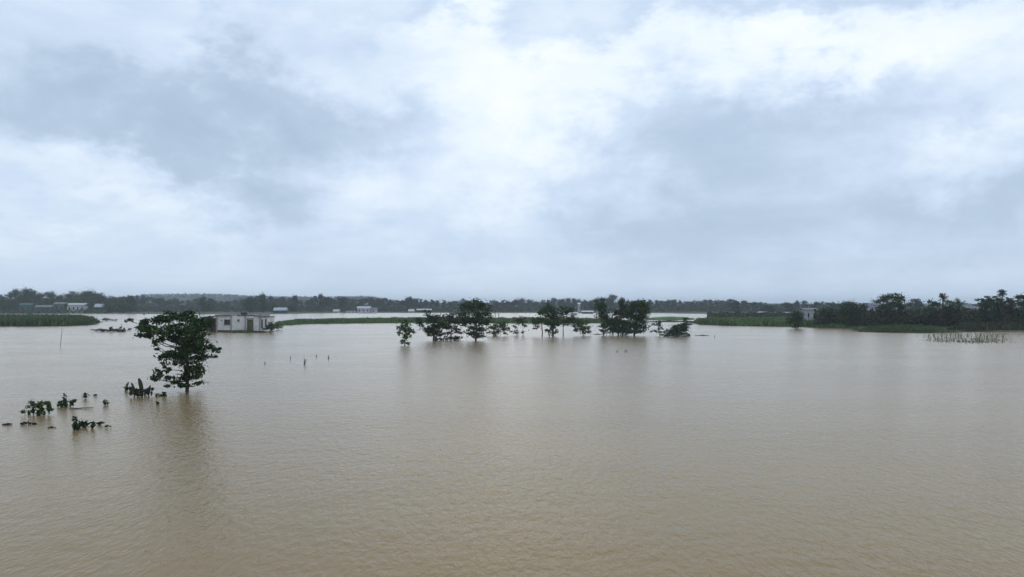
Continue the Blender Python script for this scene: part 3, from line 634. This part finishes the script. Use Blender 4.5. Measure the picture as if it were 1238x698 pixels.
def far_house(label, px0, px1, py0, py1, Y, wall, roof, gable=True, wins=2, name='house', roof_px=2.5, depth=None, cat='house'):
    m = mpp(Y); w = (px1-px0)*m; z0 = .2; zt = at(px0, py0, Y)[2]; zb = min(at(px0, py1, Y)[2], z0+1)
    P = at((px0+px1)/2, 369, Y); root = empty(name, (P[0], Y, 0)); tag(root, label, cat)
    dp = depth or max(5, w*.5); rh = roof_px*m; hw = max(1.2, zt-rh)
    wins_ = []
    for k in range(wins):
        cxx = w*(k+.5)/wins; ww = min(w/wins*.32, 1.6); wins_.append((cxx-ww/2, cxx+ww/2, hw*.35, hw*.75))
    o = wall_holes(w, hw, .25, wins_, -.6).build('wall', M[wall], root); o.location = (-w/2, 0, 0)
    for a in wins_:
        q = MB().box(a[0], a[1], .12, .2, a[2], a[3]).build('window', M['glass'], root); q.location = (-w/2, 0, 0)
    MB().box(-w/2+.003, -w/2+.25, .252, dp, -.6, hw-.01).box(w/2-.25, w/2-.003, .252, dp, -.6, hw-.01).box(-w/2+.26, w/2-.26, dp-.25, dp, -.6, hw-.012).build('wall', M[wall], root)
    e = .5
    if gable:
        mb = MB(); mb.add([(-w/2-e, -e, hw+.003), (w/2+e, -e, hw+.003), (w/2+e, dp+e, hw+.003), (-w/2-e, dp+e, hw+.003), (-w/2-e, dp/2, hw+rh), (w/2+e, dp/2, hw+rh)],
           [(0,1,5,4), (2,3,4,5), (0,4,3), (1,2,5), (0,3,2,1)]); mb.build('roof', M[roof], root)
    else: MB().box(-w/2-e*.5, w/2+e*.5, -e*.5, dp+e*.5, hw+.003, hw+min(rh, .8)).build('roof', M[roof], root)
    return root
YL = 560
far_house('white two storey house among the left far trees, brightest building there', 81, 102, 366.6, 377, YL+30, 'pale_wall', 'tin_roof', wins=4, roof_px=2.2)
far_house('teal walled house with a pale tin roof left of the white two storey house', 65, 78, 365.5, 377, YL+30, 'teal_wall', 'rust_roof', wins=2)
far_house('grey blue house with a pale roof edge between the teal and green walled houses', 42, 61, 369, 377, YL+40, 'teal_wall', 'rust_roof', wins=3)
far_house('green walled house with a faded roof, leftmost building on the far shore', 23, 38, 366.5, 377, YL+40, 'teal_wall', 'teal_wall', wins=2)
far_house('small hut with a sloping pale roof right of the white two storey house', 114, 123, 367.5, 377, YL+40, 'dark_wall', 'tin_roof', wins=1, roof_px=4)
far_house('tin roofed house on the far shore just right of the flooded house', 331, 345, 372, 379, 560, 'teal_wall', 'tin_roof', wins=2, roof_px=3.5)
far_house('tiny white hut at the water edge left of the lilac house', 403, 409, 375.5, 378.5, 600, 'pale_wall', 'tin_roof', wins=1)
far_house('low grey shed between the tiny white hut and the lilac house', 419, 429, 376, 378.6, 600, 'pale_wall', 'rust_roof', wins=2, roof_px=1)
far_house('pale lilac house on the far shore above the long grass strip', 432, 447, 370.5, 378.6, 610, 'lilac_wall', 'tin_roof', wins=3)
far_house('small grey lilac annex right of the lilac house', 448, 455, 372, 378, 612, 'lilac_wall', 'rust_roof', wins=1)
far_house('long pale roofed shed above the second tree of the middle row', 504, 521, 373.5, 378, 640, 'dark_wall', 'tin_roof', wins=3, roof_px=1.6)
far_house('small pale shed left of the long pale roofed shed', 494, 500, 374, 378, 620, 'pale_wall', 'tin_roof', wins=1)
far_house('thin white tower above the umbrella shaped tree', 699, 701.5, 366, 379, 640, 'lilac_wall', 'tin_roof', wins=1, roof_px=2, name='tower', depth=3, cat='tower')
far_house('small white building behind the open group of trees', 690, 698, 380, 384.5, 470, 'pale_wall', 'tin_roof', wins=2, roof_px=1.5)
far_house('long pale roofed building between the open group and the dense clump', 704, 717, 376.6, 381, 560, 'teal_wall', 'tin_roof', wins=3, roof_px=1.6)
far_house('small white hut peeping out behind the umbrella shaped tree', 676, 682, 380, 384, 480, 'pale_wall', 'tin_roof', wins=1, roof_px=1)
far_house('small white house among the far trees left of the round bush tree', 919, 928, 377, 381.5, 480, 'pale_wall', 'tin_roof', wins=2, roof_px=1.3)
far_house('tiny white house just left of the round bush tree', 950, 956, 377.5, 382, 460, 'pale_wall', 'tin_roof', wins=1, roof_px=1.3)
far_house('pale house with a thin dull roof behind the round bush tree on the right', 974, 988, 372.5, 390, 265, 'pale_wall', 'rust_roof', wins=2, roof_px=2.2, depth=6)
far_house('low cream wall of a shed in front of the pale right hand house', 970, 977, 383.5, 390, 255, 'white_wall', 'tin_roof', wins=1, roof_px=.8, gable=False, depth=3)
far_house('tall lilac house half hidden between dark trees on the right bank', 1053, 1062, 366.5, 392, 245, 'lilac_wall', 'lilac_wall', wins=2, roof_px=2.5, gable=False, depth=6)
# white posts standing in far water
for i, px in enumerate((594, 599, 603)):
    B0 = gp(px, 383.4); tag(MB().box(-.25, .25, -.25, .25, -.6, 2.2).build('post', M['pale_wall'], loc=B0), 'short pale post in the far water right of the tallest middle tree', 'post', 'pale posts in the far water')

# ------------------------------------------------------------------ right bank trees
def rb(label, base, lobes, name='tree', mat='leaf_mid', dens=.95, leaf=.42, r=.18, cat='tree', **k):
    if name == 'bush': k.update(stems=4, crown='foliage', trunk='stem'); cat = 'bush'
    return tree(name, label, cat, base, lobes, dens=dens, leaf=leaf, mat=mat, trunk_r=r, **k)
rb('round dark tree leaning over the water alone left of the pale right hand house', (963, 397.5), [(963, 381, 7, 4.5), (958, 387, 5, 5), (967, 386, 5, 5), (963, 391, 7, 4), (961, 395, 3, 1.6)], leaf=.36, r=.14)
rb('dark low tree just right of the pale right hand house', (999, 396), [(1001, 376, 7, 5), (994, 382, 6, 4), (1005, 381, 6, 5), (989, 387, 5, 4), (998, 388, 8, 5), (1007, 390, 6, 4), (996, 393, 8, 3)])
rb('round headed dark tree between the pale house and the lilac house', (1028, 396.5), [(1027, 369, 8, 5), (1020, 375, 6, 6), (1032, 373, 7, 6), (1038, 378, 5, 6), (1028, 381, 9, 6), (1020, 386, 6, 5), (1033, 387, 7, 5), (1026, 392, 9, 4)])
rb('small dark tree hiding the foot of the tall lilac house', (1047, 394), [(1046, 372, 4, 5), (1044, 379, 5, 5), (1049, 386, 6, 4), (1045, 391, 7, 3), (1056, 389, 5, 4)], mat='leaf_brown')
rb('big dome shaped tree with a flat dark top, largest on the right bank', (1077, 396), [(1079, 359, 11, 4), (1070, 361, 7, 4), (1062, 364, 5, 2.5), (1088, 361, 6, 4), (1084, 368, 9, 6), (1073, 369, 9, 6), (1066, 374, 7, 5), (1091, 373, 5, 4), (1078, 379, 12, 6), (1093, 378, 5, 4), (1070, 386, 10, 5), (1086, 386, 10, 5), (1076, 392, 12, 3), (1083, 355.5, 2, 1.5)], leaf=.45, r=.3)
rb('pale hazy round tree standing far behind the gap right of the dome shaped tree', (1107, 381), [(1107, 365, 6, 3.5), (1104, 369, 5, 4), (1111, 369, 5, 4), (1107, 374, 7, 4)], mat='leaf_far', leaf=.9, r=.3)
rb('light green bushy tree in the gap right of the dome shaped tree', (1107, 390), [(1103, 377, 6, 4), (1110, 376, 6, 3), (1118, 374, 6, 3), (1107, 383, 9, 4), (1117, 382, 7, 5)], mat='leaf_green', leaf=.5)
rb('low dark scrub under the light green bushy tree', (1108, 396), [(1100, 386, 6, 5), (1109, 388, 8, 4), (1119, 386, 7, 5), (1104, 392, 9, 3), (1117, 392, 8, 3)], name='bush', r=.08, mat='leaf_brown')
rb('square headed dark tree just left of the plumed palms', (1131, 396.5), [(1128, 365, 4, 4), (1132, 369, 4, 4), (1127, 374, 6, 5), (1133, 379, 6, 6), (1125, 385, 6, 5), (1132, 390, 9, 4)])
rb('low thicket of dark leaves under the plumed palms', (1148, 397), [(1143, 374, 7, 4), (1152, 373, 6, 5), (1140, 382, 7, 5), (1150, 382, 8, 6), (1158, 379, 5, 6), (1145, 390, 9, 5), (1156, 389, 7, 5)], name='bush', r=.1, mat='leaf_brown')
rb('low bluish tree in the dip right of the plumed palms', (1170, 394), [(1165, 377, 5, 4), (1172, 375, 6, 3), (1178, 378, 4, 4), (1168, 384, 8, 5), (1177, 387, 6, 5), (1166, 391, 8, 3)], mat='leaf_far', leaf=.5)
rb('dark tree with a branch reaching left over the dip on the right bank', (1189, 397), [(1185, 362.5, 5, 2.2), (1193, 361, 6, 3), (1180, 369, 3, 1.2), (1189, 369, 7, 5), (1196, 368, 6, 6), (1187, 378, 7, 6), (1196, 379, 7, 6), (1190, 388, 9, 6)])
rb('dark tree directly under the tall round headed palm', (1206, 397.5), [(1204, 362, 5, 3), (1209, 364, 5, 4), (1203, 370, 6, 6), (1210, 373, 6, 6), (1205, 382, 8, 6), (1207, 391, 9, 5)])
rb('dark tree right of the tall round headed palm', (1221, 398), [(1218, 364, 4, 4), (1223, 366, 5, 5), (1217, 373, 6, 6), (1224, 377, 6, 6), (1220, 386, 8, 6), (1222, 393, 9, 4)], mat='leaf_brown')
rb('dark tree cut by the right edge of the picture', (1236, 398), [(1232, 360, 4, 3), (1238, 359, 5, 4), (1233, 367, 6, 5), (1240, 370, 6, 7), (1233, 379, 7, 6), (1241, 384, 7, 7), (1234, 391, 8, 5)])
rb('dark bush filling the bank below the lilac house', (1058, 396.6), [(1052, 393, 7, 3), (1060, 392, 6, 3), (1064, 387, 4, 4)], name='bush', r=.08)
rb('rounded brownish bush near the right edge above the reeds', (1214, 399.5), [(1208, 394, 7, 4), (1216, 392, 8, 5), (1224, 395, 6, 3)], name='bush', mat='leaf_brown', r=.08, leaf=.35)
rb('dark bush low on the bank behind the left end of the reeds', (1166, 398.5), [(1159, 395, 6, 3), (1168, 394, 7, 4), (1177, 395, 6, 3)], name='bush', r=.08, leaf=.35)
rb('dark scrub low on the bank behind the middle of the reeds', (1190, 399), [(1184, 395, 6, 3.5), (1193, 394, 7, 4)], name='bush', r=.08, leaf=.35, mat='leaf_brown')
def palm(label, base, head, r_px, n=14, seed=0, droop=.6, tr=.14, up=.5):
    r_ = np.random.default_rng(seed); B0 = gp(*base); Y = B0[1]; m = mpp(Y); root = empty('palm_tree', B0); tag(root, label, 'palm')
    hd = at(head[0], head[1]+1, Y) - B0; n = int(n*1.7)
    MB().tube([(0, 0, -.8), (hd[0]*.3, 0, hd[2]*.4), (hd[0]*.7, 0, hd[2]*.75), hd], [tr*1.3, tr, tr*.85, tr*.7], 7).build('trunk', M['bark'], root, True)
    V = []; F = []
    for k in range(n):
        az = 2*pi*k/n + r_.normal(0, .2); el = r_.uniform(-.9, 1.4) if up > .75 and droop < .5 else r_.uniform(-.4, 1.3); Lf = r_px*m*r_.uniform(.8, 1.15)
        d = np.array([cos(az), sin(az), 0]); s = np.array([-sin(az), cos(az), 0]); pts = []
        for j in range(6):
            u = j/5; pts.append(hd + d*Lf*u*cos(el) + np.array([0, 0, 1])*Lf*(u*sin(el) - droop*u*u))
        for j in range(5):
            for sg in (-1, 1):
                for q in range(2):
                    a = pts[j] + (pts[j+1]-pts[j])*(q*.5); c = pts[j] + (pts[j+1]-pts[j])*(q*.5+.42)
                    ll = Lf*.46*sin(pi*(.2+.7*(j+q*.5)/5)); e = (a+c)/2 + s*sg*ll + d*ll*.5 - np.array([0, 0, ll*.45])
                    b_ = len(V); V += [a, c, e]; F.append((b_, b_+1, b_+2))
    link('crown', mesh('crown', V, np.array(F), M['leaf_mid']), root)
palm('tall thin palm with a small round head, highest point on the right bank', (1212, 397), (1211.5, 352), 6.0, 22, 1, .35, .16, .8)
palm('plumed palm with a narrow upright head, left of three', (1140, 397), (1140, 359), 7, 12, 2, .15, .22, 1.3)
palm('plumed palm with a drooping head, middle of three', (1149, 397), (1148, 363), 6.5, 12, 3, .8, .22, .9)
palm('plumed palm with fronds raised to the right, right of three', (1158, 397), (1160, 367), 9, 9, 4, .1, .2, 1.1)

# ------------------------------------------------------------------ far shore trees
TOP = [(-120, 355), (-10, 358), (5, 355), (12, 357), (18, 349), (35, 348), (47, 355), (60, 351), (72, 356), (80, 355), (90, 352), (108, 351.5), (122, 354), (135, 358), (142, 361), (150, 358), (158, 357)]
def top_at(prof, x): return float(np.interp(x, [p[0] for p in prof], [p[1] for p in prof]))
k = 0
LEFT = [(-14, 20, 'leftmost dark tree on the far shore, cut by the picture edge'), (3, 14, 'dark tree at the left picture edge above the grassy island'), (19, 12, 'tall dark tree left of the pointed one on the far left shore'),
 (35, 18, 'tallest dark tree with a pointed tip on the far left shore'), (49, 14, 'lower dark tree right of the tallest one on the far left shore'), (61, 15, 'dark rounded tree above the teal walled house'),
 (75, 14, 'lower dark tree between the rounded tree and the white house'), (90, 18, 'broad dark tree above the white two storey house'), (106, 20, 'broad flat dark tree right of the white two storey house'),
 (122, 15, 'dark tree falling away above the sloping roofed hut'), (135, 14, 'low dark tree at the dip right of the broad flat tree'), (150, 16, 'small dark tree left of the nearest tree crown on the far shore')]
for px, w, lb in LEFT:
    k += 1; simple_tree('tree', lb, px, 377.2, top_at(TOP, px), w*1.7, .85, 'leaf_mid', None, 100+k, Y=640+random.uniform(0, 30))
simple_tree('tree', 'small dark tree in the gap between the far left houses', 79.5, 377, 366, 6, .6, 'leaf_mid', None, 190, Y=580)
for px, w, lb in ((12, 22, 'dark hedge at the left picture edge beside the green walled house'), (108, 14, 'low dark bush between the white house and the sloping roofed hut'), (130, 18, 'low dark scrub right of the sloping roofed hut'), (148, 20, 'low scrub on the far shore left of the nearest tree crown')):
    k += 1; simple_tree('bush', lb, px, 377.2, 367, w, .6, 'leaf_mid', None, 100+k, Y=585, cat='bush')
# the middle treeline in segments between landmarks
PROF = [(160, 359), (175, 358), (190, 359), (205, 360.5), (225, 361), (238, 361), (245, 357), (252, 360), (262, 364), (280, 362), (292, 359.5), (300, 357.5), (308, 358), (318, 354.5), (326, 359), (333, 361), (345, 360), (355, 357.5), (365, 361), (377, 360),
  (386, 355), (396, 360), (407, 360), (415, 357), (424, 360), (438, 359), (446, 359), (456, 362), (470, 361), (484, 362), (497, 359), (504, 362), (518, 361), (534, 362), (545, 365), (560, 362), (572, 362), (590, 364), (605, 363), (622, 361), (632, 361), (645, 364),
  (665, 362), (683, 359), (700, 362), (712, 362), (724, 359.5), (739, 356), (750, 361), (770, 363), (790, 362.5), (805, 363.5), (815, 361), (825, 364), (840, 363.5), (858, 361), (868, 364), (885, 362), (900, 362), (912, 366), (922, 367), (940, 366.5), (952, 365), (967, 365), (980, 366), (998, 365), (1015, 366)]
SEGS = [(160, 262, 'hazy tree of the far treeline seen behind the crown of the nearest tree'), (262, 335, 'hazy tree of the far treeline directly behind the flooded house'), (335, 400, 'hazy tree of the far treeline between the flooded house and the tiny white hut'),
 (400, 480, 'hazy tree of the far treeline round the lilac house'), (480, 560, 'hazy tree of the far treeline above the left end of the middle row'), (560, 640, 'hazy tree of the far treeline right of the tallest middle tree'),
 (640, 725, 'hazy tree of the far treeline behind the open group on thin stems'), (725, 790, 'hazy tree of the far treeline behind the dense clump'), (790, 850, 'hazy tree of the far treeline above the mound shaped bush'), (850, 915, 'hazy tree of the far treeline above the left half of the right grass strip'), (915, 1020, 'hazy tree of the far treeline round the pale right hand house')]
px = 158
r2 = random.Random(3)
while px < 1018:
    w = r2.uniform(8, 13); px += w*.72
    seg = [s for s in SEGS if s[0] <= px < s[1]]
    if not seg: continue
    s = seg[0]; k += 1
    Y = r2.uniform(720, 960) if px < 880 else r2.uniform(600, 800)
    simple_tree('tree', s[2], px, 0, top_at(PROF, px)+r2.uniform(-1.8, 1.8), w*1.25, 1.15, 'leaf_far', s[2].replace('hazy tree', 'trees'), 300+k, Y=Y)
# distinct darker individuals
for px, top, w, Y, lb in ((246, 357, 11, 600, 'dark tree standing out behind the right edge of the nearest tree crown'), (318, 353.5, 12, 600, 'tall dark tree with a pointed tip behind the right end of the flooded house'), (303, 358, 15, 590, 'dark wide tree behind the roof of the flooded house'),
   (158, 357.5, 12, 600, 'dark tree at the left edge of the nearest tree crown on the far shore'), (387, 354.8, 9, 680, 'highest hazy tree between the flooded house and the lilac house'), (356, 357, 10, 660, 'dark rounded tree above the tin roofed house on the far shore'),
   (739, 355.6, 10, 760, 'pale hazy cone shaped tree rising behind the dense clump'), (332, 366, 10, 575, 'low dark tree left of the tin roofed house on the far shore'), (415, 356.8, 8, 680, 'dark spire topped tree above the low grey shed'), (497, 358.4, 5, 760, 'thin hazy spire topped tree above the left end of the middle row')):
    k += 1; simple_tree('tree', lb, px, 0, top, w*1.2, .8, 'leaf_mid' if Y < 650 else 'leaf_far', None, 500+k, Y=Y)
# undergrowth mass along the far shore, and the far wood behind
def mass(name, label, xr, Yr, top_fn, n, size, mat, seed, cat, z0=0.):
    r_ = np.random.default_rng(seed); px = r_.uniform(*xr, n); Y = r_.uniform(*Yr, n)
    tp = np.array([top_fn(x, y) for x, y in zip(px, Y)])
    d = np.stack([(px - W0/2)/FPX, np.ones(n), 0*px], 1); P = d*Y[:, None]
    b_ = (H0/2 - tp)/FPX; z = H + Y*(sin(TILT)+b_*cos(TILT))/(cos(TILT)-b_*sin(TILT))
    P[:, 2] = z0 + (z-z0)*r_.random(n)**.75
    nor = r_.normal(0, 1, (n, 3)) + np.array([0, -.3, .5]); nor /= np.linalg.norm(nor, axis=1)[:, None]
    a = np.cross(nor, r_.normal(size=(n, 3))); a /= np.linalg.norm(a, axis=1)[:, None]; bq = np.cross(nor, a); s = (size*(.6+.8*r_.random(n)))[:, None]
    V = np.stack([P-a*s*.5, P+bq*s*.35, P+a*s*.5, P-bq*s*.35], 1).reshape(-1, 3)
    o = link(name, crown_mesh(name, V, M[mat])); tag(o, label, cat, kind='stuff')
bump = lambda x, y: 1.6*sin(x*.9+y*.05)+1.2*sin(x*.37+y*.021)
mass('undergrowth', 'continuous dark scrub along the far shoreline', (-150, 1060), (655, 720), lambda x, y: 372 + .8*bump(x, y), 38000, 1.3, 'leaf_far', 21, 'scrub', .2)
mass('hedge', 'low ragged hedge along the water in front of the left far houses', (-150, 128), (562, 578), lambda x, y: 375.0 + .8*bump(x, y), 5200, .9, 'leaf_mid', 26, 'hedge', .1)
mass('left_thicket', 'dense dark thicket behind the left far houses', (-150, 160), (622, 690), lambda x, y: top_at(TOP, x) + 7 + 1.2*bump(x, y), 15000, 1.1, 'leaf_mid', 27, 'thicket', .1)
mass('right_bank_undergrowth', 'tangled dark undergrowth between the trees of the right bank', (985, 1300), (212, 250), lambda x, y: 376 + .9*bump(x, y), 30000, .6, 'leaf_brown', 22, 'scrub', .2)
mass('shoreline_scrub', 'low hazy scrub behind the right grass strip', (855, 1010), (330, 420), lambda x, y: 379 + .7*bump(x, y), 14000, .8, 'leaf_far', 24, 'scrub', .2)
DP = [(-150, 362), (140, 360), (160, 357), (175, 355), (200, 354.5), (240, 354.5), (262, 354.5), (290, 356), (310, 357), (340, 358), (400, 358), (440, 357), (455, 358.5), (480, 363), (520, 365.5), (640, 366), (700, 366), (800, 366), (900, 366.5), (1000, 367), (1300, 367)]
def hills():
    V = []; F = []; n = 200; r_ = np.random.default_rng(9); rows = (1850, 2150, 2350, 2700)
    for i, Y in enumerate(rows):
        for j in range(n+1):
            px = -250 + 1700*j/n; t_ = top_at(DP, px); zt = at(px, t_+4, Y)[2]*(1, 1, 1, .0)[i]*(0, .8, 1, 0)[i]
            V.append(((px-619)/FPX*Y, Y, max(-.5, zt)))
    for i in range(3):
        for j in range(n): a = i*(n+1)+j; F.append((a, a+1, a+n+2, a+n+1))
    tag(link('hills', mesh('hills', V, F, M['land'], True)), kind='structure')
hills()
mass('distant_wood', 'very far hazy wood fading into the mist behind the treeline', (-250, 1440), (2000, 2350), lambda x, y: top_at(DP, x) + 1.3 + .35*bump(x*.8, y) + .5*sin(x*1.9), 90000, 4.2, 'leaf_far', 23, 'wood', 0)

# ------------------------------------------------------------------ haze
mh = bpy.data.materials.new('haze'); mh.use_nodes = True; th = mh.node_tree; th.nodes.clear()
oo = th.nodes.new('ShaderNodeOutputMaterial'); pv = th.nodes.new('ShaderNodeVolumePrincipled'); th.links.new(pv.outputs[0], oo.inputs['Volume'])
pv.inputs['Color'].default_value = (.80, .90, 1, 1); pv.inputs['Density'].default_value = .00020; pv.inputs['Anisotropy'].default_value = 0
tag(MB().box(-6200, 6200, -320, 6200, -2.5, 48).build('haze', mh), kind='stuff')
